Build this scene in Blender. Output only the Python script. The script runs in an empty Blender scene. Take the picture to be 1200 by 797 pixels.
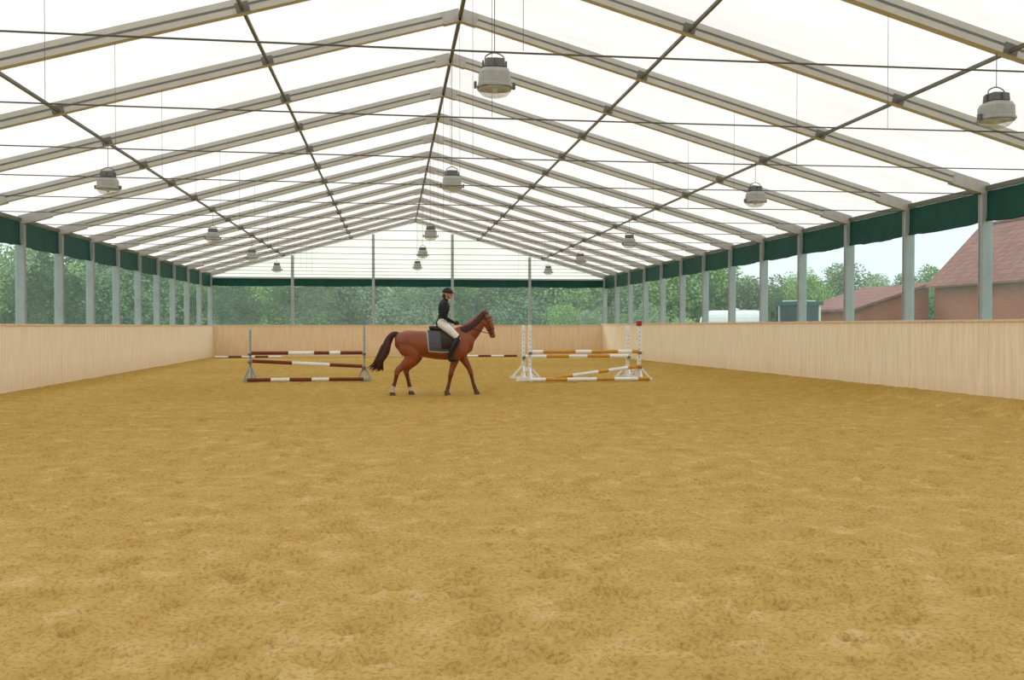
import bpy, math, random
import numpy as np
from mathutils import Vector, noise
random.seed(4); rng=np.random.default_rng(7)
S=bpy.context.scene
try: S.view_settings.view_transform='Standard'
except Exception: pass

# ------------------------------------------------------------ materials
def lin(c):
    return tuple(((v/255)/12.92 if v/255<=.04045 else (((v/255)+.055)/1.055)**2.4) for v in c)
def newmat(name):
    m=bpy.data.materials.new(name); m.use_nodes=True
    nt=m.node_tree; nt.nodes.clear()
    out=nt.nodes.new('ShaderNodeOutputMaterial')
    return m,nt,out
def M(name,rgb,rough=.6,metal=0,var=.12,scale=6,bump=0,bscale=40,stretch=(1,1,1),spec=.4,detail=6):
    m,nt,out=newmat(name); N=nt.nodes; L=nt.links
    b=N.new('ShaderNodeBsdfPrincipled'); L.new(b.outputs[0],out.inputs[0])
    b.inputs['Roughness'].default_value=rough; b.inputs['Metallic'].default_value=metal
    b.inputs['Specular IOR Level'].default_value=spec
    c=lin(rgb)
    tc=N.new('ShaderNodeTexCoord'); mp=N.new('ShaderNodeMapping'); mp.inputs['Scale'].default_value=stretch
    L.new(tc.outputs['Object'],mp.inputs[0])
    nz=N.new('ShaderNodeTexNoise'); nz.inputs['Scale'].default_value=scale; nz.inputs['Detail'].default_value=detail
    L.new(mp.outputs[0],nz.inputs['Vector'])
    r=N.new('ShaderNodeValToRGB'); L.new(nz.outputs['Fac'],r.inputs[0])
    r.color_ramp.elements[0].position=.3; r.color_ramp.elements[1].position=.7
    r.color_ramp.elements[0].color=tuple(max(0,v*(1-var)) for v in c)+(1,)
    r.color_ramp.elements[1].color=tuple(min(1,v*(1+var)) for v in c)+(1,)
    L.new(r.outputs[0],b.inputs['Base Color'])
    if bump:
        n2=N.new('ShaderNodeTexNoise'); n2.inputs['Scale'].default_value=bscale; n2.inputs['Detail'].default_value=5
        L.new(mp.outputs[0],n2.inputs['Vector'])
        bp=N.new('ShaderNodeBump'); bp.inputs['Strength'].default_value=bump; bp.inputs['Distance'].default_value=.02
        L.new(n2.outputs['Fac'],bp.inputs['Height']); L.new(bp.outputs[0],b.inputs['Normal'])
    return m

def board_mat(name,rgb,axis,pitch=.25,panel=2.53):
    m,nt,out=newmat(name); N=nt.nodes; L=nt.links
    b=N.new('ShaderNodeBsdfPrincipled'); L.new(b.outputs[0],out.inputs[0]); b.inputs['Roughness'].default_value=.65
    b.inputs['Specular IOR Level'].default_value=.25
    tc=N.new('ShaderNodeTexCoord'); mp=N.new('ShaderNodeMapping')
    mp.inputs['Scale'].default_value=(9,9,.7); L.new(tc.outputs['Object'],mp.inputs[0])
    nz=N.new('ShaderNodeTexNoise'); nz.inputs['Scale'].default_value=1.6; nz.inputs['Detail'].default_value=8
    L.new(mp.outputs[0],nz.inputs['Vector'])
    c=lin(rgb); r=N.new('ShaderNodeValToRGB'); L.new(nz.outputs['Fac'],r.inputs[0])
    r.color_ramp.elements[0].position=.25; r.color_ramp.elements[1].position=.7
    r.color_ramp.elements[0].color=(c[0]*.9,c[1]*.84,c[2]*.76,1); r.color_ramp.elements[1].color=(min(1,c[0]*1.04),min(1,c[1]*1.05),min(1,c[2]*1.06),1)
    sp=N.new('ShaderNodeSeparateXYZ'); L.new(tc.outputs['Object'],sp.inputs[0])
    def seam(p,w):
        d=N.new('ShaderNodeMath'); d.operation='DIVIDE'; d.inputs[1].default_value=p; L.new(sp.outputs[axis],d.inputs[0])
        f=N.new('ShaderNodeMath'); f.operation='FRACT'; L.new(d.outputs[0],f.inputs[0])
        q=N.new('ShaderNodeMath'); q.operation='LESS_THAN'; q.inputs[1].default_value=w; L.new(f.outputs[0],q.inputs[0]); return q
    s1=seam(pitch,.035); s2=seam(panel,.005)
    k1=N.new('ShaderNodeMath'); k1.operation='MULTIPLY'; k1.inputs[1].default_value=.09; L.new(s1.outputs[0],k1.inputs[0])
    k2=N.new('ShaderNodeMath'); k2.operation='MULTIPLY'; k2.inputs[1].default_value=.3; L.new(s2.outputs[0],k2.inputs[0])
    k=N.new('ShaderNodeMath'); k.operation='MAXIMUM'; L.new(k1.outputs[0],k.inputs[0]); L.new(k2.outputs[0],k.inputs[1])
    mr=N.new('ShaderNodeMapRange'); mr.inputs[1].default_value=.05; mr.inputs[2].default_value=.6; mr.inputs[3].default_value=.25; mr.inputs[4].default_value=0
    L.new(sp.outputs[2],mr.inputs[0])
    mx=N.new('ShaderNodeMixRGB'); mx.inputs[2].default_value=(.16,.09,.04,1); L.new(k.outputs[0],mx.inputs[0]); L.new(r.outputs[0],mx.inputs[1])
    mx2=N.new('ShaderNodeMixRGB'); mx2.inputs[2].default_value=lin((205,170,115))+(1,); L.new(mr.outputs[0],mx2.inputs[0]); L.new(mx.outputs[0],mx2.inputs[1])
    L.new(mx2.outputs[0],b.inputs['Base Color'])
    return m

def membrane_mat(name,tcol,dcol,fac=.5):
    m,nt,out=newmat(name); N=nt.nodes; L=nt.links
    t=N.new('ShaderNodeBsdfTranslucent'); d=N.new('ShaderNodeBsdfDiffuse'); mx=N.new('ShaderNodeMixShader'); mx.inputs[0].default_value=fac
    tc=N.new('ShaderNodeTexCoord'); nz=N.new('ShaderNodeTexNoise'); nz.inputs['Scale'].default_value=.9; nz.inputs['Detail'].default_value=4
    mp=N.new('ShaderNodeMapping'); mp.inputs['Scale'].default_value=(.5,1.6,1); L.new(tc.outputs['Object'],mp.inputs[0]); L.new(mp.outputs[0],nz.inputs['Vector'])
    r=N.new('ShaderNodeValToRGB'); L.new(nz.outputs['Fac'],r.inputs[0])
    r.color_ramp.elements[0].position=.3; r.color_ramp.elements[1].position=.65
    r.color_ramp.elements[0].color=tuple(v*.88 for v in tcol)+(1,); r.color_ramp.elements[1].color=tcol+(1,)
    L.new(r.outputs[0],t.inputs[0]); d.inputs[0].default_value=dcol+(1,)
    L.new(d.outputs[0],mx.inputs[1]); L.new(t.outputs[0],mx.inputs[2]); L.new(mx.outputs[0],out.inputs[0])
    return m
def film_mat(name,tint,haze,hz):
    m,nt,out=newmat(name); N=nt.nodes; L=nt.links
    t=N.new('ShaderNodeBsdfTransparent'); t.inputs[0].default_value=tint+(1,)
    d=N.new('ShaderNodeBsdfTranslucent'); d.inputs[0].default_value=haze+(1,)
    g=N.new('ShaderNodeBsdfGlossy'); g.inputs['Roughness'].default_value=.15; g.inputs[0].default_value=(1,1,1,1)
    tc=N.new('ShaderNodeTexCoord'); nz=N.new('ShaderNodeTexNoise'); nz.inputs['Scale'].default_value=1.2; nz.inputs['Detail'].default_value=3
    L.new(tc.outputs['Object'],nz.inputs['Vector'])
    mr=N.new('ShaderNodeMapRange'); mr.inputs[1].default_value=.3; mr.inputs[2].default_value=.7; mr.inputs[3].default_value=hz*.75; mr.inputs[4].default_value=hz*1.25
    L.new(nz.outputs['Fac'],mr.inputs[0])
    a=N.new('ShaderNodeMixShader'); L.new(mr.outputs[0],a.inputs[0]); L.new(t.outputs[0],a.inputs[1]); L.new(d.outputs[0],a.inputs[2])
    b=N.new('ShaderNodeMixShader'); b.inputs[0].default_value=.015; L.new(a.outputs[0],b.inputs[1]); L.new(g.outputs[0],b.inputs[2])
    L.new(b.outputs[0],out.inputs[0]); return m

def sand_mat():
    m,nt,out=newmat('arena_sand'); N=nt.nodes; L=nt.links
    b=N.new('ShaderNodeBsdfPrincipled'); L.new(b.outputs[0],out.inputs[0]); b.inputs['Roughness'].default_value=.95; b.inputs['Specular IOR Level'].default_value=.1
    tc=N.new('ShaderNodeTexCoord')
    def nz(sc,det,ro):
        n=N.new('ShaderNodeTexNoise'); n.inputs['Scale'].default_value=sc; n.inputs['Detail'].default_value=det; n.inputs['Roughness'].default_value=ro
        L.new(tc.outputs['Object'],n.inputs['Vector']); return n
    n1=nz(3.0,9,.66)
    r=N.new('ShaderNodeValToRGB'); L.new(n1.outputs['Fac'],r.inputs[0]); e=r.color_ramp.elements
    e[0].position=.34; e[0].color=lin((196,162,92))+(1,); e[1].position=.74; e[1].color=lin((226,200,146))+(1,)
    x=e.new(.56); x.color=lin((208,175,106))+(1,)
    n2=nz(38,6,.7)
    r2=N.new('ShaderNodeValToRGB'); L.new(n2.outputs['Fac'],r2.inputs[0]); r2.color_ramp.elements[0].position=.36; r2.color_ramp.elements[1].position=.52
    r2.color_ramp.elements[0].color=(.50,.44,.34,1); r2.color_ramp.elements[1].color=(1,1,1,1)
    mx=N.new('ShaderNodeMixRGB'); mx.blend_type='MULTIPLY'; mx.inputs[0].default_value=.7; L.new(r.outputs[0],mx.inputs[1]); L.new(r2.outputs[0],mx.inputs[2])
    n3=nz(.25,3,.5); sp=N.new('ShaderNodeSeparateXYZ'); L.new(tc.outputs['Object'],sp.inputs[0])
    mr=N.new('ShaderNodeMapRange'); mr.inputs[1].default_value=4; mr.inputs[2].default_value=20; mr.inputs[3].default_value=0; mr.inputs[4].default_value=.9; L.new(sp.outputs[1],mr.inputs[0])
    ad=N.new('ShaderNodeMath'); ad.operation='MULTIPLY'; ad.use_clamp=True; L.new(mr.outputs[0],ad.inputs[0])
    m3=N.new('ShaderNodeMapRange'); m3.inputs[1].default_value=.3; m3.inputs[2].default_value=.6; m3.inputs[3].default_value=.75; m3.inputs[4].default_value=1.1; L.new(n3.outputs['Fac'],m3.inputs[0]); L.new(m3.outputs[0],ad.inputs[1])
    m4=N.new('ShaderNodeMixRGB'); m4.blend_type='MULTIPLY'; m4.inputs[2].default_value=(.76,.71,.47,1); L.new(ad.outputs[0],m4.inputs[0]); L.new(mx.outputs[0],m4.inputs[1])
    L.new(m4.outputs[0],b.inputs['Base Color'])
    bp=N.new('ShaderNodeBump'); bp.inputs['Strength'].default_value=.5; bp.inputs['Distance'].default_value=.02
    L.new(n2.outputs['Fac'],bp.inputs['Height']); L.new(bp.outputs[0],b.inputs['Normal'])
    return m

def brick_mat(name,c1,c2,mortar,scale,w,h,rough=.85):
    m,nt,out=newmat(name); N=nt.nodes; L=nt.links
    b=N.new('ShaderNodeBsdfPrincipled'); L.new(b.outputs[0],out.inputs[0]); b.inputs['Roughness'].default_value=rough
    tc=N.new('ShaderNodeTexCoord'); sp=N.new('ShaderNodeSeparateXYZ'); L.new(tc.outputs['Object'],sp.inputs[0])
    ad=N.new('ShaderNodeMath'); L.new(sp.outputs[0],ad.inputs[0]); L.new(sp.outputs[1],ad.inputs[1])
    cb=N.new('ShaderNodeCombineXYZ'); L.new(ad.outputs[0],cb.inputs[0]); L.new(sp.outputs[2],cb.inputs[1])
    br=N.new('ShaderNodeTexBrick'); L.new(cb.outputs[0],br.inputs['Vector'])
    br.inputs['Color1'].default_value=lin(c1)+(1,); br.inputs['Color2'].default_value=lin(c2)+(1,); br.inputs['Mortar'].default_value=lin(mortar)+(1,)
    br.inputs['Scale'].default_value=scale; br.inputs['Brick Width'].default_value=w; br.inputs['Row Height'].default_value=h; br.inputs['Mortar Size'].default_value=.012
    L.new(br.outputs[0],b.inputs['Base Color']); return m

ALU=M('aluminium_profile',(192,190,183),.5,.1,.06,3)
ALUP=M('aluminium_post',(166,173,175),.5,.15,.08,3)
STEEL=M('galvanised_steel',(110,110,106),.55,.3,.12,8)
WIRE=M('steel_wire',(96,96,94),.55,.3,.1,8)
GREEN=M('green_tarpaulin',(8,70,62),.6,0,.18,2.5,.3,6,spec=.25)
ROOF=membrane_mat('white_pvc_membrane',(.95,.95,.95),(.80,.80,.79),.60)
GABLE=membrane_mat('gable_membrane',(.99,.99,.99),(.9,.9,.9),.93)
FILM=film_mat('clear_window_film',(.80,.88,.87),(.68,.80,.80),.12)
WOODR=board_mat('pale_pine_boards_y',(249,234,209),1)
WOODX=board_mat('pine_boards_x',(238,211,174),0,.25,2.0)
SAND=sand_mat()
WHITE=M('white_paint',(238,238,234),.45,0,.05,6)
OCHRE=M('ochre_paint',(200,144,40),.5,0,.12,8)
BROWN=M('brown_paint',(112,46,28),.5,0,.15,8)
RED=M('red_plastic',(170,30,30),.45,0,.1,8)
GRASS=M('meadow_grass',(110,138,66),.9,0,.3,.3,.3,6)

# ------------------------------------------------------------ mesh builder
class MB:
    def __init__(s): s.v=[]; s.f=[]; s.m=[]
    def add(s,vs,fs,mi=0):
        o=len(s.v); s.v+= [tuple(v) for v in vs]; s.f+=[tuple(i+o for i in f) for f in fs]; s.m+=[mi]*len(fs)
    def box(s,c,d,mi=0,ax=None):
        c=Vector(c); X,Y,Z=ax if ax else (Vector((1,0,0)),Vector((0,1,0)),Vector((0,0,1)))
        vs=[c+X*(i*d[0]/2)+Y*(j*d[1]/2)+Z*(k*d[2]/2) for i in(-1,1) for j in(-1,1) for k in(-1,1)]
        s.add(vs,[(0,1,3,2),(4,6,7,5),(0,4,5,1),(2,3,7,6),(0,2,6,4),(1,5,7,3)],mi)
    def beam(s,p,q,w,h,mi=0,up=(0,0,1)):
        p=Vector(p);q=Vector(q);T=(q-p).normalized();U=Vector(up)
        if abs(T.dot(U))>.98: U=Vector((0,1,0))
        B=T.cross(U).normalized(); U=B.cross(T).normalized()
        s.box((p+q)/2,((q-p).length,w,h),mi,(T,B,U))
    def tube(s,pts,rads,seg=12,lat=(0,1,0),sub=4,mi=0,cap=True):
        P=[Vector(p) for p in pts]; R=[(r,r) if not isinstance(r,(tuple,list)) else r for r in rads]
        n=len(P); C=[];RR=[]
        if sub>1 and n>2:
            for i in range(n-1):
                p0=P[max(i-1,0)];p1=P[i];p2=P[i+1];p3=P[min(i+2,n-1)]
                for k in range(sub):
                    t=k/sub
                    C.append(.5*((2*p1)+(p2-p0)*t+(2*p0-5*p1+4*p2-p3)*t*t+(3*p1-p0-3*p2+p3)*t**3))
                    RR.append((R[i][0]*(1-t)+R[i+1][0]*t,R[i][1]*(1-t)+R[i+1][1]*t))
            C.append(P[-1]);RR.append(R[-1])
        else: C=P;RR=R
        L0=Vector(lat); vs=[];fs=[]; N=len(C)
        for i,c in enumerate(C):
            T=(C[min(i+1,N-1)]-C[max(i-1,0)]).normalized()
            B=L0-T*L0.dot(T)
            if B.length<.15: B=Vector((0,0,1))-T*T.z
            B.normalize(); A=T.cross(B)
            for k in range(seg):
                a=2*math.pi*k/seg
                vs.append(c+A*(RR[i][0]*math.cos(a))+B*(RR[i][1]*math.sin(a)))
        for i in range(N-1):
            for k in range(seg):
                k2=(k+1)%seg
                fs.append((i*seg+k,i*seg+k2,(i+1)*seg+k2,(i+1)*seg+k))
        if cap:
            fs.append(tuple(range(seg))[::-1]); fs.append(tuple((N-1)*seg+k for k in range(seg)))
        s.add(vs,fs,mi)
    def ell(s,c,r,mi=0,seg=16,rings=10,rot=0,z0=-1,z1=1):
        vs=[];fs=[]; c=Vector(c); cr,sr=math.cos(rot),math.sin(rot)
        a0=math.asin(max(-1,z0)); a1=math.asin(min(1,z1))
        for i in range(rings+1):
            a=a0+(a1-a0)*i/rings
            for k in range(seg):
                b=2*math.pi*k/seg
                x=r[0]*math.cos(a)*math.cos(b);y=r[1]*math.cos(a)*math.sin(b);z=r[2]*math.sin(a)
                vs.append(c+Vector((x*cr+z*sr,y,-x*sr+z*cr)))
        for i in range(rings):
            for k in range(seg):
                k2=(k+1)%seg; fs.append((i*seg+k,i*seg+k2,(i+1)*seg+k2,(i+1)*seg+k))
        fs.append(tuple(range(seg))[::-1]); fs.append(tuple(rings*seg+k for k in range(seg)))
        s.add(vs,fs,mi)
    def lathe(s,c,prof,seg=24,mi=0,ax='z',sq=0):
        c=Vector(c);vs=[];fs=[]
        for r,h in prof:
            for k in range(seg):
                a=2*math.pi*k/seg; x,y=math.cos(a),math.sin(a)
                if sq:
                    q=1/max(abs(x),abs(y)); q=1+(q-1)*sq; x*=q*.93;y*=q*.93
                if ax=='z': vs.append(c+Vector((r*x,r*y,h)))
                elif ax=='y': vs.append(c+Vector((r*x,h,r*y)))
                else: vs.append(c+Vector((h,r*x,r*y)))
        n=len(prof)
        for i in range(n-1):
            for k in range(seg):
                k2=(k+1)%seg; fs.append((i*seg+k,i*seg+k2,(i+1)*seg+k2,(i+1)*seg+k))
        fs.append(tuple(range(seg))[::-1]); fs.append(tuple((n-1)*seg+k for k in range(seg)))
        s.add(vs,fs,mi)
    def build(s,name,mats,parent=None,smooth=False,loc=None,fixn=True):
        me=bpy.data.meshes.new(name); me.from_pydata(s.v,[],s.f)
        for m in mats: me.materials.append(m)
        me.polygons.foreach_set('material_index',s.m)
        if fixn:
            import bmesh
            bm=bmesh.new(); bm.from_mesh(me); bmesh.ops.recalc_face_normals(bm,faces=bm.faces); bm.to_mesh(me); bm.free()
        if smooth:
            me.polygons.foreach_set('use_smooth',[True]*len(me.polygons))
        me.update()
        o=bpy.data.objects.new(name,me); S.collection.objects.link(o)
        if parent: o.parent=parent
        if loc: o.location=loc
        return o
def empty(name,loc=(0,0,0),rz=0,parent=None):
    o=bpy.data.objects.new(name,None); S.collection.objects.link(o); o.location=loc; o.rotation_euler=(0,0,rz)
    if parent:o.parent=parent
    return o
def fuse(o,voxel,it=6,fac=.5):
    r=o.modifiers.new('r','REMESH'); r.mode='VOXEL'; r.voxel_size=voxel
    sm=o.modifiers.new('s','SMOOTH'); sm.factor=fac; sm.iterations=it
    bpy.context.view_layer.update()
    dg=bpy.context.evaluated_depsgraph_get()
    me=bpy.data.meshes.new_from_object(o.evaluated_get(dg)); mats=list(o.data.materials)
    o.modifiers.clear(); o.data=me
    me.materials.clear()
    for m in mats: me.materials.append(m)
    me.polygons.foreach_set('use_smooth',[True]*len(me.polygons)); me.update()
    return me

# ------------------------------------------------------------ hall dimensions
XL,XR=-8.87,10.93; XM=1.15; YB=45.9; BAY=2.53; NB=20; YF=YB-BAY*NB
EAVE=4.10; RIDGE=6.87
frames=[YB-BAY*k for k in range(NB+1)]
def hw(side): return XR-XM if side>0 else XM-XL
def zr(x): return RIDGE-(RIDGE-EAVE)*abs(x-XM)/hw(1 if x>XM else -1)

# ---- floor
def vnoise(X,Y,sc,seed):
    r=np.random.default_rng(seed); n=256; g=r.random((n,n))
    x=X/sc+37.3; y=Y/sc+91.7; xi=np.floor(x).astype(int); yi=np.floor(y).astype(int); fx=x-xi; fy=y-yi
    fx=fx*fx*(3-2*fx); fy=fy*fy*(3-2*fy)
    a=g[xi%n,yi%n];b=g[(xi+1)%n,yi%n];c=g[xi%n,(yi+1)%n];d=g[(xi+1)%n,(yi+1)%n]
    return (a*(1-fx)+b*fx)*(1-fy)+(c*(1-fx)+d*fx)*fy-.5
xs=np.arange(XL,XR+.001,(XR-XL)/620)
ys=[YF]
while ys[-1]<YB:
    y=ys[-1]; ys.append(y+(.15 if y<2.5 else max(.022,.0034*y)))
ys[-1]=YB; ys=np.array(ys)
GX,GY=np.meshgrid(xs,ys,indexing='ij')
H=.010*vnoise(GX,GY,1.3,1)+.012*vnoise(GX,GY,.42,2)+.014*vnoise(GX,GY,.17,3)+.012*vnoise(GX,GY,.075,4)
hp=np.zeros_like(H)
nx=len(xs); dx=xs[1]-xs[0]
for i in range(12000):
    u=rng.random(); py=2.5+u**1.4*42; px=XL+.3+rng.random()*(XR-XL-.6)
    r=.05+.03*rng.random(); dep=.012+.03*rng.random(); an=rng.random()*6.28; el=.75+.2*rng.random()
    i0=max(0,int((px-.25-XL)/dx)); i1=min(nx,int((px+.25-XL)/dx)+1)
    j0=np.searchsorted(ys,py-.25); j1=np.searchsorted(ys,py+.25)
    A=GX[i0:i1,j0:j1]-px; B=GY[i0:i1,j0:j1]-py
    a=A*math.cos(an)+B*math.sin(an); b=(-A*math.sin(an)+B*math.cos(an))*el
    d=np.sqrt(a*a+b*b)/r
    hp[i0:i1,j0:j1]+= -dep*np.exp(-(d**3.2))+dep*.4*np.exp(-((d-1.45)/.35)**2)
H=H+np.clip(hp,-.05,.03)
bank=.27*np.clip((46-GY)/31,0,1.05)
e=np.clip((GX-(XR-1.4))/1.15,0,1); H=H*(1)+bank*e*e*(3-2*e)
e2=np.clip(((XL+.9)-GX)/.7,0,1); H+=.03*e2
me=bpy.data.meshes.new('floor'); ny=len(ys)
co=np.stack([GX,GY,H],-1).reshape(-1,3)
idx=np.arange(nx*ny).reshape(nx,ny)
q=np.stack([idx[:-1,:-1],idx[1:,:-1],idx[1:,1:],idx[:-1,1:]],-1).reshape(-1,4)
me.vertices.add(len(co)); me.vertices.foreach_set('co',co.ravel())
me.loops.add(q.size); me.loops.foreach_set('vertex_index',q.ravel())
me.polygons.add(len(q)); me.polygons.foreach_set('loop_start',np.arange(0,q.size,4)); me.polygons.foreach_set('loop_total',np.full(len(q),4))
me.polygons.foreach_set('use_smooth',np.ones(len(q),bool))
me.update(); me.validate(); me.materials.append(SAND)
fl=bpy.data.objects.new('floor',me); S.collection.objects.link(fl)

# ---- kicker walls
def kicker(name,x0,x1,y0,y1,zt,mat):
    b=MB(); b.box(((x0+x1)/2,(y0+y1)/2,(zt-.2)/2),(abs(x1-x0),abs(y1-y0),zt+.2),0)
    if abs(y1-y0)>abs(x1-x0): b.box(((x0+x1)/2,(y0+y1)/2,zt+.02),(abs(x1-x0)+.06,abs(y1-y0),.04),1)
    else: b.box(((x0+x1)/2,(y0+y1)/2,zt+.02),(abs(x1-x0),abs(y1-y0)+.06,.04),1)
    return b.build(name,[mat,M('cap_rail_'+name,(226,205,178),.6,0,.1,5)])
kicker('wall_left',XL+.13,XL+.18,YF,YB,1.56,WOODR)
kicker('wall_right',XR-.18,XR-.13,YF,YB,1.63,WOODR)
kicker('wall_back',XL+.19,XR-.19,YB-.14,YB-.09,1.565,WOODX)
kicker('wall_front',XL+.19,XR-.19,YF+.09,YF+.14,1.565,WOODX)

# ---- roof membrane
b=MB()
for k in range(NB):
    y0,y1=frames[k+1],frames[k]
    for side in (-1,1):
        nu,nv=7,10; vs=[];fs=[]
        for i in range(nu+1):
            u=i/nu
            for j in range(nv+1):
                v=j/nv; x=XM+side*v*(hw(side)+.15)
                z=zr(x)+.125-.07*math.sin(math.pi*u)*(.4+.6*math.sin(math.pi*v))+.012*noise.noise(Vector((x*.8,(y0+u*BAY)*1.2,0)))
                vs.append((x,y0+u*BAY,z))
        for i in range(nu):
            for j in range(nv):
                a=i*(nv+1)+j; fs.append((a,a+1,a+nv+2,a+nv+1))
        b.add(vs,fs)
b.build('ceiling',[ROOF],smooth=True,fixn=False)

# ---- frames
rf=empty('aluminium_roof_frame')
b=MB(); p=MB()
for y in frames:
    for side in (-1,1):
        xe=XM+side*hw(side)
        b.beam((XM,y,RIDGE),(xe,y,EAVE),.12,.20)
        b.beam((XM,y-.062,RIDGE),(xe,y-.062,EAVE),.006,.03,2)
        b.beam((xe-side*.7,y,zr(xe-side*.7)-.02),(xe,y,EAVE-.02),.135,.21,1)
        b.beam((XM,y,RIDGE-.01),(XM+side*.3,y,zr(XM+side*.3)-.01),.135,.21,1)
        for d in (3.2,6.5):
            x=XM+side*d
            b.beam((x-.09,y,zr(x-.09)-.03),(x+.09,y,zr(x+.09)-.03),.14,.14,2)
        p.box((xe,y,1.9),(.20,.12,4.45))
        p.box((xe-side*.105,y-.045,2.0),(.02,.02,4.2)); p.box((xe-side*.105,y+.045,2.0),(.02,.02,4.2))
b.build('rafters',[ALU,M('gusset_plate',(178,176,170),.5,.1,.08,5),STEEL],rf)
p.build('side_posts',[ALUP],rf)
b=MB()
for x,w in ((XM,.06),(XM-3.2,.045),(XM+3.2,.045),(XM-6.5,.045),(XM+6.5,.045)):
    b.beam((x,YF,zr(x)-.05),(x,YB,zr(x)-.05),w,w)
for x in (XL,XR):
    b.beam((x,YF,EAVE+.0),(x,YB,EAVE+.0),.12,.08)
b.build('purlins',[STEEL],rf)
b=MB()
for i,y in enumerate(frames[1:-1]):
    zt=3.98
    b.tube([(XL+.1,y,zt+.02),(XM,y,zt-.02),(XR-.1,y,zt+.02)],[.009]*3,6,(0,0,1),3)
    for x in (XM,XM-4.9,XM+4.9):
        b.tube([(x,y,zt),(x,y,zr(x)-.1)],[.003]*2,5,(0,1,0),1)
b.build('tie_rods',[WIRE],rf)

# ---- gable ends
for nm,yy,sg in (('back',YB,1),('front',YF,-1)):
    b=MB()
    vs=[(XL,yy+sg*.08,3.85),(XR,yy+sg*.08,3.85),(XR,yy+sg*.08,EAVE+.1),(XM,yy+sg*.08,RIDGE+.12),(XL,yy+sg*.08,EAVE+.1)]
    b.add(vs,[(0,1,2,3,4)])
    b.build('gable_panel_'+nm,[GABLE],rf,fixn=False)
    b=MB()
    for i in range(1,5):
        x=XL+(XR-XL)*i/5
        b.box((x,yy,zr(x)/2-.1),(.14,.13,zr(x)-.1))
    b.box(((XL+XR)/2,yy,3.93),(XR-XL,.10,.08))
    b.build('gable_posts_'+nm,[ALUP],rf)

# ---- windows (film) and green curtains
def film(name,pts):
    b=MB(); b.add(pts,[(0,1,2,3)]); return b.build(name,[FILM],fixn=False)
film('window_1',[(XL-.03,YF,1.5),(XL-.03,YB,1.5),(XL-.03,YB,3.6),(XL-.03,YF,3.6)])
film('window_2',[(XR+.03,YF,1.5),(XR+.03,YB,1.5),(XR+.03,YB,3.6),(XR+.03,YF,3.6)])
film('window_3',[(XL,YB+.05,1.5),(XR,YB+.05,1.5),(XR,YB+.05,3.7),(XL,YB+.05,3.7)])
film('window_4',[(XL,YF-.05,1.5),(XR,YF-.05,1.5),(XR,YF-.05,3.7),(XL,YF-.05,3.7)])
def curtain(name,P,Q,ztop,zbot,inward,sag=.04,cnt=1):
    b=MB(); P=Vector(P);Q=Vector(Q); inw=Vector(inward)
    for c in range(cnt):
        a=P.lerp(Q,c/cnt); d=P.lerp(Q,(c+1)/cnt); nu,nv=14,5; vs=[];fs=[]
        for i in range(nu+1):
            u=i/nu; s_=1-(2*u-1)**2
            zb=zbot+sag*(1-s_)*1.0+.01*random.uniform(-1,1)
            for j in range(nv+1):
                v=j/nv; pt=a.lerp(d,u)+inw*(.02+.02*math.sin(u*40+j)*.6*v)
                pt.z=ztop+(zb-ztop)*v; vs.append(pt)
        for i in range(nu):
            for j in range(nv):
                q_=i*(nv+1)+j; fs.append((q_,q_+1,q_+nv+2,q_+nv+1))
        b.add(vs,fs)
        pts=[]
        for i in range(nu+1):
            v=vs[i*(nv+1)+nv]; pts.append((v.x,v.y,v.z-.01))
        b.tube(pts,[.025]*len(pts),6,(0,0,1),1)
    return b.build(name,[GREEN],smooth=True,fixn=False)
cu=empty('green_side_curtain')
o=curtain('curtain_left',(XL,YF,0),(XL,YB,0),EAVE-.06,3.48,(1,0,0),cnt=NB); o.parent=cu
o=curtain('curtain_right',(XR,YF,0),(XR,YB,0),EAVE-.06,3.48,(-1,0,0),cnt=NB); o.parent=cu
o=curtain('curtain_back',(XL,YB+.02,0),(XR,YB+.02,0),3.90,3.54,(0,-.5,0),.03,cnt=5); o.parent=cu
o=curtain('curtain_front',(XL,YF,0),(XR,YF,0),3.90,3.54,(0,.5,0),.03,cnt=5); o.parent=cu

# ------------------------------------------------------------ lamps
HOUS=M('lamp_housing',(166,168,164),.45,.2,.08,10)
HDK=M('lamp_ballast',(104,106,108),.5,.3,.08,10)
gm,nt,out=newmat('lamp_glass')
g=nt.nodes.new('ShaderNodeBsdfPrincipled'); g.inputs['Base Color'].default_value=(.7,.74,.74,1); g.inputs['Roughness'].default_value=.12; g.inputs['Alpha'].default_value=.4
nt.links.new(g.outputs[0],out.inputs[0])
def lamp(x,y,zc):
    e=empty('high_bay_lamp',(x,y,zc))
    b=MB()
    b.lathe((0,0,0),[(.10,.21),(.125,.20),(.135,.11),(.12,.095)],24,1,sq=.6)
    for a in range(8):
        t=a*math.pi/4; b.box((.135*math.cos(t),.135*math.sin(t),.15),(.02,.02,.09),1)
    b.lathe((0,0,0),[(.12,.10),(.175,.085),(.20,.04),(.205,-.085),(.22,-.10),(.22,-.125),(.20,-.125)],28,0,sq=.45)
    for sx in(-1,1): b.box((sx*.225,0,-.09),(.03,.06,.07),1)
    b.tube([(-.11,0,.19),(-.1,0,.25),(0,0,.29),(.1,0,.25),(.11,0,.19)],[.008]*5,6,(0,1,0),3,1)
    b.build('housing',[HOUS,HDK],e,smooth=False)
    b=MB(); b.lathe((0,0,0),[(.20,-.125),(.19,-.16),(.15,-.20),(.08,-.225),(.01,-.23)],28,0)
    b.build('glass_bowl',[gm],e,smooth=True)
    b=MB(); b.tube([(0,0,.28),(0,0,zr(x)-.1-zc)],[.005]*2,6,(0,1,0),1,0)
    b.ell((0,0,-.12),(.035,.035,.07),1)
    b.build('wire_and_bulb',[WIRE,WHITE],e)
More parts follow.
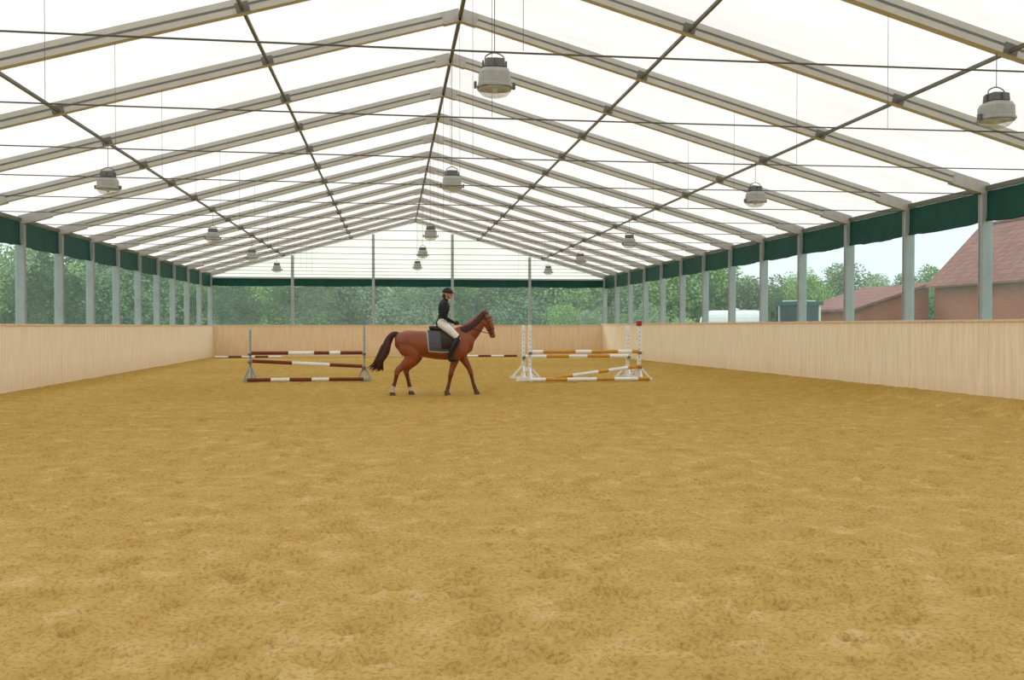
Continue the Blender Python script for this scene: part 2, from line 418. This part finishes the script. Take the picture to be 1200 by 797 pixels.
for y in (10.48,18.07,28.19,35.78,43.37,2.9):
    lamp(XM+.03,y,4.43); lamp(7.5,y,4.25); lamp(-5.35,y,4.27)

# ------------------------------------------------------------ jumps
def pole(b,p,q,cols,r=.05,fr=None):
    p=Vector(p);q=Vector(q); n=len(cols)
    fr=fr or [i/n for i in range(n+1)]
    for i,c in enumerate(cols): b.tube([p.lerp(q,fr[i]),p.lerp(q,fr[i+1])],[r,r],14,(0,0,1),1,c)
def standard(b,x,y,h,w,mi,foot=.36,side=1):
    b.box((x,y,h/2+.03),(w,w,h),mi)
    b.box((x,y,.045),(foot*2,.09,.07),mi); b.box((x,y,.045),(.09,foot*2,.07),mi)
    for s_ in(-1,1):
        b.beam((x,y,.42),(x+s_*foot*.85,y,.07),.05,.05,mi); b.beam((x,y,.42),(x,y+s_*foot*.85,.07),.05,.05,mi)
    for z in np.arange(.3,h-.1,.12): b.box((x,y-w/2-.003,z),(w*.25,.006,.02),4)
def cup(b,x,y,z,mi=3): b.box((x,y-.08,z-.06),(.09,.12,.03),mi); b.box((x,y-.14,z-.04),(.09,.02,.07),mi)
JM=[WHITE,OCHRE,BROWN,STEEL,M('hole_dark',(60,60,60)),ALUP,RED]
b=MB()
standard(b,-3.91,25.8,1.42,.06,5,.2); standard(b,-.79,25.8,1.56,.06,5,.2)
pole(b,(-3.86,25.66,.80),(-.84,25.66,.80),[2,0,2,0,2],fr=[0,.33,.56,.7,.8,1]); cup(b,-3.91,25.8,.80); cup(b,-.79,25.8,.80)
pole(b,(-3.84,25.66,.58),(-.84,25.66,.42),[2,0,2],fr=[0,.36,.7,1]); cup(b,-3.91,25.8,.58); cup(b,-.79,25.8,.42)
pole(b,(-3.95,25.5,.07),(-.80,25.5,.07),[2,0,2,0,2],fr=[0,.2,.36,.55,.7,1])
b.build('brown_jump_obstacle',JM)
b=MB()
for x in (3.80,6.94):
    for y in (25.0,26.25):
        standard(b,x,y,1.55,.09,0,.38)
b.box((6.94,25.0,1.62),(.12,.14,.14),6)
pole(b,(3.85,24.86,.83),(6.9,24.86,.83),[0,1,0,1,0,1],fr=[0,.1,.4,.55,.8,.93,1]); cup(b,3.80,25.0,.83); cup(b,6.94,25.0,.83)
pole(b,(3.85,26.11,.66),(6.9,26.11,.66),[0,1,0,1,0],fr=[0,.2,.42,.6,.82,1]); cup(b,3.80,26.25,.66); cup(b,6.94,26.25,.66)
pole(b,(4.5,24.86,.10),(6.95,24.86,.42),[1,0,1,0,1],fr=[0,.2,.5,.62,.85,1]); cup(b,6.94,25.0,.42)
pole(b,(3.75,24.45,.08),(7.1,24.5,.08),[0,1,0,1,0,1],fr=[0,.12,.3,.55,.7,.9,1])
b.build('yellow_jump_obstacle',JM)
b=MB(); pole(b,(-8.4,44.6,.07),(-5.3,44.6,.07),[0,2,0,2,0]); b.build('ground_pole',JM)
b=MB(); pole(b,(2.9,44.4,.07),(6.1,44.4,.07),[2,0,2,0,2]); b.build('ground_pole.001',JM)

# ------------------------------------------------------------ horse
COAT=M('chestnut_coat',(136,68,32),.4,0,.22,3.5,.1,60,spec=.5)
LOWR=M('dark_lower_leg',(96,46,26),.45,0,.2,6)
DARK=M('dark_chestnut_hair',(66,30,18),.5,0,.3,20,.5,60,(3,3,.4))
SOCK=M('white_sock',(200,184,166),.6,0,.05)
HOOF=M('hoof_horn',(84,64,50),.5,0,.1)
LEA=M('dark_leather',(38,24,18),.4,0,.15)
HR=empty('horse',(.95,20.35,0),math.radians(-2.0))
sec=[(-.90,1.20,.10,.10),(-.82,1.20,.20,.20),(-.64,1.19,.27,.28),(-.40,1.16,.285,.29),(-.15,1.13,.30,.30),(.12,1.12,.33,.30),(.38,1.14,.355,.27),(.58,1.17,.34,.235),(.74,1.17,.265,.19),(.86,1.15,.16,.13)]
b=MB()
b.tube([(s[0],0,s[1]) for s in sec],[(s[2],s[3]) for s in sec],28,sub=4)
b.tube([(.52,0,1.24),(.66,0,1.32),(.82,0,1.46),(.96,0,1.61),(1.06,0,1.73),(1.12,0,1.80)],[(.28,.18),(.255,.15),(.205,.12),(.165,.095),(.13,.08),(.09,.065)],24,sub=4)
b.tube([(1.06,0,1.80),(1.12,0,1.75),(1.17,0,1.66),(1.215,0,1.56),(1.25,0,1.45),(1.275,0,1.37),(1.285,0,1.31),(1.285,0,1.28)],[(.06,.055),(.10,.08),(.122,.088),(.105,.078),(.078,.058),(.066,.054),(.066,.058),(.045,.042)],22,sub=4)
b.ell((1.105,-.05,1.64),(.075,.035,.08)); b.ell((1.105,.05,1.64),(.075,.035,.08))
for s_ in(-1,1):
    b.tube([(1.10,s_*.05,1.82),(1.12,s_*.06,1.89),(1.14,s_*.055,1.955)],[(.026,.03),(.028,.032),(.008,.008)],10,sub=3)
    b.ell((1.205,s_*.068,1.655),(.03,.022,.028))
    b.ell((1.335,s_*.035,1.335),(.018,.014,.022))
def leg(pts,rad): b.tube(pts,rad,18,sub=4)
HR_=[(.24,.13),(.24,.145),(.185,.125),(.125,.09),(.08,.06),(.074,.056),(.048,.042),(.042,.038),(.05,.046),(.04,.04)]
leg([(-.62,-.11,1.24),(-.58,-.14,1.05),(-.52,-.155,.90),(-.60,-.16,.76),(-.74,-.15,.64),(-.835,-.15,.555),(-.865,-.15,.43),(-.90,-.15,.29),(-.935,-.15,.19),(-.955,-.15,.12)],HR_)
leg([(-.62,.11,1.24),(-.55,.14,1.05),(-.45,.155,.90),(-.48,.16,.77),(-.58,.15,.65),(-.655,.15,.555),(-.63,.15,.42),(-.60,.15,.29),(-.58,.15,.19),(-.565,.15,.12)],HR_)
FR_=[(.19,.10),(.175,.105),(.125,.09),(.09,.07),(.062,.053),(.062,.055),(.042,.039),(.04,.037),(.048,.045),(.039,.039)]
leg([(.60,-.11,1.22),(.56,-.15,1.03),(.46,-.155,.88),(.42,-.15,.74),(.37,-.145,.58),(.345,-.145,.48),(.325,-.145,.38),(.30,-.145,.26),(.275,-.145,.16),(.26,-.145,.11)],FR_)
leg([(.60,.11,1.22),(.62,.15,1.03),(.60,.155,.90),(.67,.15,.76),(.76,.145,.60),(.80,.145,.50),(.825,.145,.40),(.855,.145,.27),(.885,.145,.17),(.905,.145,.11)],FR_)
for hx,hy in ((-.965,-.15),(-.555,.15),(.245,-.145),(.92,.145)):
    b.tube([(hx-.008,hy,.115),(hx+.005,hy,.07),(hx+.03,hy,-.01)],[(.044,.044),(.058,.056),(.076,.068)],16,sub=2)
o=b.build('body',[COAT,SOCK,HOOF,DARK,LOWR],HR)
me=fuse(o,.013,7)
for p_ in me.polygons:
    c=p_.center; nn=.04*noise.noise(c*14)
    if c.z<.085: p_.material_index=2
    elif c.x<-.45 and c.z<(.21 if c.y<0 else .17)+nn: p_.material_index=1
    elif c.z<.46+nn: p_.material_index=4
b=MB()
random.seed(3)
for i in range(44):
    t=i/43; x=.60+.50*t; z=1.505+.36*t-.05*math.sin(math.pi*t)
    l=.11+.06*random.random()
    b.tube([(x,0,z-.02),(x-.02,-.03,z+.015),(x-.03,-.085-.03*(1-t),z-.05),(x-.025,-.115-.04*(1-t),z-l)],[(.022,.016),(.024,.018),(.02,.012),(.004,.003)],8,sub=3)
b.tube([(1.09,0,1.86),(1.17,-.01,1.83),(1.22,-.015,1.72)],[.02,.026,.005],8,sub=3)
b.build('mane',[DARK],HR,smooth=True)
b=MB()
b.tube([(-.80,0,1.34),(-.90,0,1.37),(-.99,0,1.31),(-1.06,0,1.18),(-1.14,0,.98),(-1.25,0,.78)],[(.06,.05),(.06,.055),(.075,.065),(.09,.075),(.095,.075),(.05,.045)],14,sub=3)
for i in range(40):
    a=random.uniform(-1,1); c=random.uniform(-1,1); e_=random.uniform(.86,1.06)
    b.tube([(-.93,c*.03,1.35),(-1.01,c*.05,1.28+a*.03),(-1.09+a*.07,c*.08,1.12),(-1.16+a*.095,c*.09,.93),(-1.26+a*.09,c*.08,.75-.1*(e_-1)),(-1.40*e_+.07*a,c*.04,.64-.18*e_-.05*a+.1)],[.02,.03,.035,.034,.026,.003],8,sub=4)
b.build('tail',[DARK],HR,smooth=True)
b=MB()
for s_ in(-1,1): b.ell((1.222,s_*.083,1.652),(.017,.012,.017)); b.ell((1.345,s_*.045,1.335),(.009,.008,.014))
b.build('eyes_and_nostrils',[M('dark_eye',(14,9,8),.1)],HR,smooth=True)
def secat(x):
    for i in range(len(sec)-1):
        if sec[i][0]<=x<=sec[i+1][0]:
            t=(x-sec[i][0])/(sec[i+1][0]-sec[i][0]); return [sec[i][k]*(1-t)+sec[i+1][k]*t for k in (1,2,3)]
    return list(sec[-1][1:])
def wrap(name,x0,x1,t0,t1,off,mat,skew=0,closed=False,th=.012):
    b=MB(); nu,nv=10,30; vs=[];fs=[]
    for lay in (0,th):
        for i in range(nu+1):
            for j in range(nv+1):
                u=i/nu; a=math.radians(t0+(t1-t0)*j/nv); x=x0+(x1-x0)*u+skew*(1-math.cos(a))
                z,rz_,ry_=secat(x); vs.append((x,-(ry_+off+lay)*math.sin(a),z+(rz_+off+lay)*math.cos(a)))
    K=(nu+1)*(nv+1)
    for l in(0,1):
        for i in range(nu):
            for j in range(nv):
                q_=l*K+i*(nv+1)+j; fs.append((q_,q_+1,q_+nv+2,q_+nv+1))
    ring=[i*(nv+1) for i in range(nu+1)]+[nu*(nv+1)+j for j in range(1,nv+1)]+[i*(nv+1)+nv for i in range(nu-1,-1,-1)]+[j for j in range(nv-1,0,-1)]
    for i in range(len(ring)):
        a_,b_=ring[i],ring[(i+1)%len(ring)]; fs.append((a_,b_,b_+K,a_+K))
    b.add(vs,fs); return b.build(name,[mat],HR,smooth=False)
PADL=M('pad_trim',(180,176,178),.8); PADG=M('pad_felt',(84,84,92),.9,0,.12,12,.2,80)
wrap('pad_trim',-.20,.36,-118,118,.016,PADL,.03)
wrap('saddle_pad',-.175,.335,-112,112,.021,PADG,.03)
wrap('saddle_flap_right',.10,.42,30,103,.036,LEA,.03); wrap('saddle_flap_left',.10,.42,-103,-30,.036,LEA,.03)
wrap('girth',.30,.38,-180,180,.014,LEA)
b=MB()
b.tube([(-.14,0,1.50),(-.08,0,1.51),(.06,0,1.48),(.20,0,1.48),(.32,0,1.515),(.38,0,1.545)],[(.03,.05),(.055,.16),(.05,.17),(.05,.14),(.05,.10),(.02,.05)],18,sub=4)
b.build('saddle_seat',[LEA],HR,smooth=True)
b=MB()
def hring(cx,cz,ra,rb,tx,tz,r=.009):
    T=Vector((tx,0,tz)).normalized(); A=Vector((T.z,0,-T.x)); pts=[]
    for k in range(21):
        a=2*math.pi*k/20; pts.append(Vector((cx,0,cz))+A*ra*math.cos(a)+Vector((0,1,0))*rb*math.sin(a))
    b.tube(pts,[r]*21,6,(T.x,0,T.z),1)
hring(1.245,1.475,.094,.073,.06,-.2); hring(1.165,1.72,.125,.094,.3,-.9); hring(1.10,1.785,.115,.085,.9,-.3)
for s_ in(-1,1):
    b.tube([(1.08,s_*.075,1.80),(1.17,s_*.098,1.66),(1.22,s_*.082,1.52),(1.262,s_*.064,1.38)],[.009]*4,6,(0,1,0),3)
    b.ell((1.265,s_*.066,1.37),(.022,.008,.022))
    b.tube([(1.262,s_*.07,1.37),(.98,s_*.14,1.44),(.70,s_*.15,1.56),(.50,s_*.075,1.60)],[.007]*4,6,(0,1,0),4)
    b.tube([(.26,s_*.28,1.34),(.33,s_*.35,1.05),(.36,s_*.365,.80)],[.009]*3,6,(0,1,0),3)
    b.tube([(.30,s_*.37,.83),(.30,s_*.37,.765),(.42,s_*.37,.765),(.42,s_*.37,.83),(.36,s_*.37,.90),(.30,s_*.37,.83)],[.008]*6,6,(0,1,0),1)
b.build('bridle_and_reins',[LEA],HR,smooth=True)

# ------------------------------------------------------------ rider
JKT=M('black_jacket',(20,21,26),.7,0,.3,8,.3,30); BRE=M('white_breeches',(226,222,214),.7,0,.06,8,.2,30)
BOOT=M('black_boots',(16,15,16),.3,0,.2); SKIN=M('skin',(200,140,112),.5,0,.05); GLV=M('black_gloves',(28,26,26),.6)
HAIR=M('brown_hair',(60,40,28),.6)
RD=empty('rider',(.95,20.35,0),math.radians(-2.0))
segs=[]
b=MB()
def rt(pts,rad,mi,sub=4,seg=14,lat=(0,1,0)):
    b.tube(pts,rad,seg,lat,sub)
    for i in range(len(pts)-1):
        r0=rad[i] if not isinstance(rad[i],tuple) else min(rad[i]); r1=rad[i+1] if not isinstance(rad[i+1],tuple) else min(rad[i+1])
        segs.append((Vector(pts[i]),Vector(pts[i+1]),r0,r1,mi))
rt([(.14,0,1.52),(.15,0,1.60),(.165,0,1.68)],[(.12,.16),(.135,.175),(.115,.155)],1)
rt([(.16,0,1.63),(.165,0,1.72),(.175,0,1.80),(.19,0,1.92),(.20,0,2.02),(.215,0,2.09),(.23,0,2.125)],[(.125,.175),(.108,.155),(.105,.15),(.128,.175),(.122,.19),(.09,.15),(.06,.07)],0)
rt([(.23,0,2.10),(.25,0,2.17),(.265,0,2.22)],[.052,.05,.05],2)
rt([(.225,0,2.09),(.24,0,2.145)],[.062,.06],0,1)
b.ell((.285,0,2.275),(.095,.076,.115),rot=.15); segs.append((Vector((.285,0,2.22)),Vector((.285,0,2.33)),.09,.09,2))
b.ell((.325,0,2.205),(.05,.045,.05)); b.ell((.375,0,2.25),(.022,.013,.026),rot=.2); b.ell((.362,0,2.212),(.016,.025,.008)); b.ell((.352,0,2.185),(.022,.026,.02))
for s_ in(-1,1): b.ell((.272,s_*.078,2.26),(.018,.01,.028))
for s_ in(-1,1):
    rt([(.205,s_*.13,2.06),(.21,s_*.20,2.03),(.19,s_*.24,1.90),(.185,s_*.25,1.77)],[.068,.07,.059,.050],0)
    rt([(.185,s_*.25,1.78),(.27,s_*.20,1.70),(.40,s_*.115,1.635)],[.05,.046,.033],0)
    rt([(.39,s_*.12,1.64),(.425,s_*.10,1.62)],[.028,.026],3,1)
    b.ell((.455,s_*.088,1.608),(.042,.018,.042)); segs.append((Vector((.44,s_*.09,1.61)),Vector((.50,s_*.08,1.60)),.03,.03,3))
    for k,(l,zz) in enumerate(((.9,1.637),(1.0,1.618),(.95,1.599),(.78,1.581))):
        rt([(.475,s_*.09,zz),(.475+.038*l,s_*.084,zz-.002),(.475+.045*l,s_*.060,zz-.004),(.475+.018*l,s_*.048,zz-.004)],[.0095,.009,.0085,.0075],3,3,8,(0,0,1))
    rt([(.45,s_*.085,1.64),(.475,s_*.065,1.658),(.505,s_*.06,1.652)],[.011,.0105,.009],3,3,8)
    rt([(.15,s_*.09,1.59),(.27,s_*.21,1.50),(.42,s_*.315,1.36),(.50,s_*.345,1.28)],[.105,.10,.078,.062],1)
    rt([(.50,s_*.345,1.29),(.46,s_*.37,1.20),(.39,s_*.375,1.08),(.335,s_*.375,.95),(.31,s_*.375,.85)],[.062,.064,.062,.047,.04],4)
    rt([(.28,s_*.375,.815),(.33,s_*.375,.82),(.42,s_*.38,.80),(.50,s_*.385,.80)],[(.036,.036),(.045,.04),(.034,.044),(.022,.032)],4)
rt([(.15,0,1.60),(.155,0,1.70)],[(.15,.19),(.12,.165)],0,2)
o=b.build('body',[JKT,BRE,SKIN,GLV,BOOT],RD)
me=fuse(o,.0075,4)
for p_ in me.polygons:
    c=p_.center; best=9;bi=0
    for a,d,r0,r1,mi in segs:
        ad=d-a; t=max(0,min(1,(c-a).dot(ad)/ad.length_squared)); dd=(c-a-ad*t).length-(r0*(1-t)+r1*t)
        if dd<best: best=dd;bi=mi
    p_.material_index=bi
b=MB()
b.ell((.272,0,2.30),(.118,.095,.118),0,24,10,rot=.12,z0=-.12)
b.tube([(.36,0,2.31),(.41,0,2.295),(.44,0,2.28)],[(.012,.075),(.01,.06),(.006,.03)],12,sub=3)
b.ell((.27,0,2.415),(.014,.014,.008))
b.tube([(.27,-.09,2.29),(.29,-.075,2.20),(.325,0,2.155),(.29,.075,2.20),(.27,.09,2.29)],[.006]*5,6,(1,0,0),4)
b.build('riding_helmet',[M('helmet_black',(18,18,20),.5,0,.2)],RD,smooth=True)
b=MB(); b.ell((.205,0,2.225),(.05,.06,.06)); b.build('hair_bun',[HAIR],RD,smooth=True)
b=MB()
for s_ in(-1,1): b.ell((.368,s_*.03,2.268),(.008,.012,.007))
b.build('eyes',[M('eye_dark',(30,22,18),.2)],RD,smooth=True)

# ------------------------------------------------------------ outside
b=MB(); o4=[(-260,-120),(260,-120),(260,330),(-260,330)]; i4=[(XL-.4,YF-.4),(XR+.4,YF-.4),(XR+.4,YB+.4),(XL-.4,YB+.4)]
b.add([(x,y,-.25) for x,y in o4]+[(x,y,-.25) for x,y in i4],[(0,1,5,4),(1,2,6,5),(2,3,7,6),(3,0,4,7)]); b.build('grass_field',[GRASS],fixn=False)
TL=empty('tree_line')
HILL=M('distant_wood',(136,158,132),.95,0,.2,.12,0)  # lightened green: distance haze is painted into the hill colour
b=MB(); vs=[];fs=[]; n=120
for i in range(n+1):
    a=math.radians(-100+200*i/n)
    for j in range(9):
        r=135+j*14; h=(9+1.5*math.sin(a*7)+2*noise.noise(Vector((i*.3,0,0))))*math.sin(min(1,j/3)*math.pi/2)+(1.2*noise.noise(Vector((i*.9,j,3))) if j else 0)
        vs.append((r*math.sin(a),r*math.cos(a)+10,h-.4))
for i in range(n):
    for j in range(8):
        q_=i*9+j; fs.append((q_,q_+1,q_+10,q_+9))
b.add(vs,fs); b.build('distant_hill',[HILL],TL,smooth=True,fixn=False)
LEAF=[M('leaves_fresh',(150,182,112),.8,0,.2,1.2),M('leaves_deep',(116,152,106),.8,0,.2,1.2),M('leaves_pale',(150,170,134),.8,0,.2,1.2)]  # spring greens, paled so the colour itself carries distance haze
BARK=M('bark',(100,90,76),.9,0,.2)
protos=[]
for pi in range(6):
    rr=random.Random(pi*7+1); b=MB()
    b.tube([(0,0,-.3),(.1,0,2.2),(0,.1,5)],[.26,.2,.08],8,sub=2,mi=1)
    bl=[(rr.uniform(-1.9,1.9),rr.uniform(-1.9,1.9),rr.uniform(1.8,7.6),rr.uniform(1.3,2.1)) for _ in range(11)]+[(0,0,8.2,1.3),(0,0,5,2.4)]
    for x,y,z,r in bl: b.tube([(0,0,2.5),(x*.6,y*.6,z*.8)],[.07,.03],5,sub=1,mi=1)
    for k in range(5600):
        x,y,z,r=rr.choice(bl); d=Vector((rr.gauss(0,1),rr.gauss(0,1),rr.gauss(0,1))).normalized()*r*rr.uniform(.55,1.05)
        c=Vector((x,y,z))+d; s_=rr.uniform(.08,.19)
        u=Vector((rr.gauss(0,1),rr.gauss(0,1),rr.gauss(0,1))).normalized(); w=u.orthogonal().normalized()
        b.add([c-u*s_,c-w*s_*.7,c+u*s_,c+w*s_*.7],[(0,1,2,3)],0)
    me=bpy.data.meshes.new('tree_mesh'); me.from_pydata(b.v,[],b.f); me.materials.append(LEAF[pi%3]); me.materials.append(BARK); me.polygons.foreach_set('material_index',b.m); me.update(); protos.append(me)
def tree(x,y,s):
    o=bpy.data.objects.new('tree',random.choice(protos)); S.collection.objects.link(o); o.parent=TL
    o.location=(x,y,-.3); o.rotation_euler=(0,0,random.uniform(0,6.28)); o.scale=(s*random.uniform(1,1.35),s*random.uniform(1,1.35),s*random.uniform(.85,1.15))
random.seed(11)
for i in range(60): tree(-62+i*2.7+random.uniform(-1,1),98+random.uniform(-5,5),random.uniform(.7,.9) if i>38 else random.uniform(.85,1.15))
for i in range(50): tree(-60+i*3.6+random.uniform(-1,1),112+random.uniform(-4,4),random.uniform(.75,.95) if i>26 else random.uniform(1,1.3))
for i in range(34): tree(-50+random.uniform(-4,4)-i*.5,20+i*2.7,random.uniform(.8,1.15))
for i in range(34): tree(-64+random.uniform(-4,4),10+i*3,random.uniform(1,1.3))
for i in range(30): tree(98+random.uniform(-6,6),25+i*3,random.uniform(.7,.85))
for i in range(7): tree(12+i*1.6+random.uniform(-.6,.6),64+random.uniform(-2,2),random.uniform(.3,.4))

# barn
BR=brick_mat('red_brick',(158,66,44),(178,86,60),(160,116,96),1,.25,.08)
TILE=brick_mat('clay_roof_tiles',(124,72,66),(146,92,82),(66,36,34),1,.4,.34)
BX,BY0,BY1=41.2,28,65.2
b=MB()
b.box((BX+4.2,(BY0+BY1)/2,2.4),(8,BY1-BY0-.6,4.9),0)
for yy in (BY0+.35,BY1-.35):
    b.add([(BX+.2,yy,4.8),(BX+8.2,yy,4.8),(BX+4.2,yy,9.1)],[(0,1,2)],0)
for s_ in(-1,1):
    cx=BX+4.2
    p0=Vector((cx,0,9.35)); p1=Vector((cx+s_*4.6,0,4.6))
    vs=[(p0.x,BY0,p0.z),(p0.x,BY1,p0.z),(p1.x,BY1,p1.z),(p1.x,BY0,p1.z)]
    vs+= [(x,y,z-.15) for x,y,z in vs]
    b.add(vs,[(0,1,2,3),(7,6,5,4),(0,4,5,1),(1,5,6,2),(2,6,7,3),(3,7,4,0)],1)
b.box((BX+4.2,(BY0+BY1)/2,9.4),(.3,BY1-BY0,.15),1)
for y in np.arange(BY0+3,BY1-14,6):
    b.box((BX+.18,y,2.2),(.1,1.2,1.2),2); b.box((BX+.12,y,2.2),(.05,.06,1.2),3); b.box((BX+.12,y,2.2),(.05,1.2,.06),3)
b.add([(35.8,66,-.2),(41.6,66,-.2),(41.6,66,4.6),(35.8,66,2.75),(35.8,76,-.2),(41.6,76,-.2),(41.6,76,4.6),(35.8,76,2.75)],[(0,1,2,3),(5,4,7,6),(0,3,7,4),(1,5,6,2)],0)
vs=[(35.3,65.6,2.7),(41.6,65.6,4.75),(41.6,76.3,4.75),(35.3,76.3,2.7)]; vs+=[(x,y,z+.2) for x,y,z in vs]
b.add(vs,[(3,2,1,0),(4,5,6,7),(0,1,5,4),(1,2,6,5),(2,3,7,6),(3,0,4,7)],1)
b.build('brick_barn',[BR,TILE,M('barn_window_glass',(60,66,70),.2),WHITE],fixn=False)

# tractor and tanker
TB=M('tractor_paint',(0,92,84),.35); TY=M('tyre_rubber',(32,32,33),.85,0,.1,8,.4,20); TG=M('cab_glass',(30,62,74),.15,0,.05,spec=.5); RIM=M('rim_pale',(210,210,200),.5); TANK=M('white_tank',(232,234,232),.35,0,.04)
T=empty('tractor',(17.6,38.2,-.25),math.radians(200))
b=MB()
b.box((.9,0,1.35),(1.9,.75,.75),0); b.tube([(1.75,0,1.3),(1.95,0,1.25)],[(.36,.36),(.25,.25)],12,sub=1,mi=0); b.box((.9,0,1.76),(1.7,.6,.08),0)
b.box((-.35,0,1.3),(1.2,1.1,.7),0); b.box((-.4,0,2.15),(1.15,1.2,1.15),2)
for x in(-.99,.19):
    for y in(-.61,.61): b.box((x,y,2.15),(.10,.10,1.25),4)
b.box((-.4,0,2.80),(1.45,1.45,.16),0); b.box((-.4,0,2.90),(1.0,1.0,.08),4)
b.box((-.4,-.615,1.95),(1.0,.02,.05),4); b.box((-.4,.615,1.95),(1.0,.02,.05),4)
b.tube([(.5,-.42,1.5),(.5,-.42,2.7)],[.05,.05],10,sub=1,mi=1)
for s_ in(-1,1): b.box((.35,s_*.85,2.3),(.05,.18,.3),1); b.beam((.2,s_*.6,2.3),(.35,s_*.85,2.3),.03,.03,1)
for x,r,w in((-.6,.85,.45),(1.4,.55,.32)):
    for s_ in(-1,1):
        b.lathe((x,s_*.85,r),[(r*.55,-w/2),(r*.93,-w/2),(r,-w*.35),(r,w*.35),(r*.93,w/2),(r*.55,w/2)],28,1,'y')
        b.lathe((x,s_*.85,r),[(r*.5,-w*.4),(r*.56,-w*.52),(r*.56,w*.52),(r*.5,w*.4)],20,3,'y')
        for k in range(20):
            a=k*math.pi/10; b.box((x+r*math.cos(a),s_*.85,r+r*math.sin(a)),(.07,w,.05),1,(Vector((math.cos(a),0,math.sin(a))),Vector((0,1,0)),Vector((-math.sin(a),0,math.cos(a)))))
    b.box((x,0,r),(.15,1.6,.15),1)
for s_ in(-1,1): b.tube([(-1.4,s_*.85,1.4),(-1.1,s_*.85,1.82),(-.6,s_*.85,1.95),(-.1,s_*.85,1.82),(.15,s_*.85,1.5)],[(.03,.26)]*5,8,sub=3,mi=0)
b.build('tractor_body',[TB,TY,TG,RIM,WHITE],T)
T=empty('slurry_tanker',(16.2,41.6,-.25),math.radians(150))
b=MB()
b.lathe((0,0,1.65),[(.2,-1.6),(.6,-1.52),(.85,-1.3),(.9,-1.0),(.9,1.0),(.85,1.3),(.6,1.52),(.2,1.6)],28,0,'x')
b.box((0,0,.7),(3.2,.7,.16),1); b.beam((-1.5,0,.7),(-2.4,0,.6),.12,.12,1)
b.lathe((0,0,2.5),[(.25,0),(.25,.12),(.1,.16)],16,0)
for s_ in(-1,1):
    b.lathe((.2,s_*.95,.55),[(.3,-.2),(.5,-.2),(.55,-.14),(.55,.14),(.5,.2),(.3,.2)],24,2,'y')
b.box((.2,0,.55),(.12,1.8,.12),1)
b.build('tank_body',[TANK,STEEL,TY],T,smooth=False)

# ------------------------------------------------------------ light
w=bpy.data.worlds.new('overcast_sky'); S.world=w; w.use_nodes=True; nt=w.node_tree; nt.nodes.clear()
o_=nt.nodes.new('ShaderNodeOutputWorld'); bg=nt.nodes.new('ShaderNodeBackground'); tc=nt.nodes.new('ShaderNodeTexCoord')
sp=nt.nodes.new('ShaderNodeSeparateXYZ'); rp=nt.nodes.new('ShaderNodeValToRGB')
nt.links.new(tc.outputs['Generated'],sp.inputs[0]); nt.links.new(sp.outputs[2],rp.inputs[0]); nt.links.new(rp.outputs[0],bg.inputs[0]); nt.links.new(bg.outputs[0],o_.inputs[0])
rp.color_ramp.elements[0].color=(.74,.80,.84,1); rp.color_ramp.elements[1].color=(1,1,1,1); rp.color_ramp.elements[1].position=.6
bg.inputs[1].default_value=1.55
sd=bpy.data.lights.new('hazy_sun','SUN'); sd.energy=1.5; sd.angle=math.radians(25); sd.color=(1,.98,.95)
so=bpy.data.objects.new('hazy_sun',sd); S.collection.objects.link(so); so.rotation_euler=(math.radians(-45),math.radians(-25),0)

# ------------------------------------------------------------ camera
cd=bpy.data.cameras.new('camera'); cam=bpy.data.objects.new('camera',cd); S.collection.objects.link(cam)
cd.sensor_width=36; cd.lens=1060/1200*36; cd.clip_end=1000
cam.location=(0,0,1.55); cam.rotation_euler=(math.radians(90-.89),0,-math.radians(7.52))
S.camera=cam
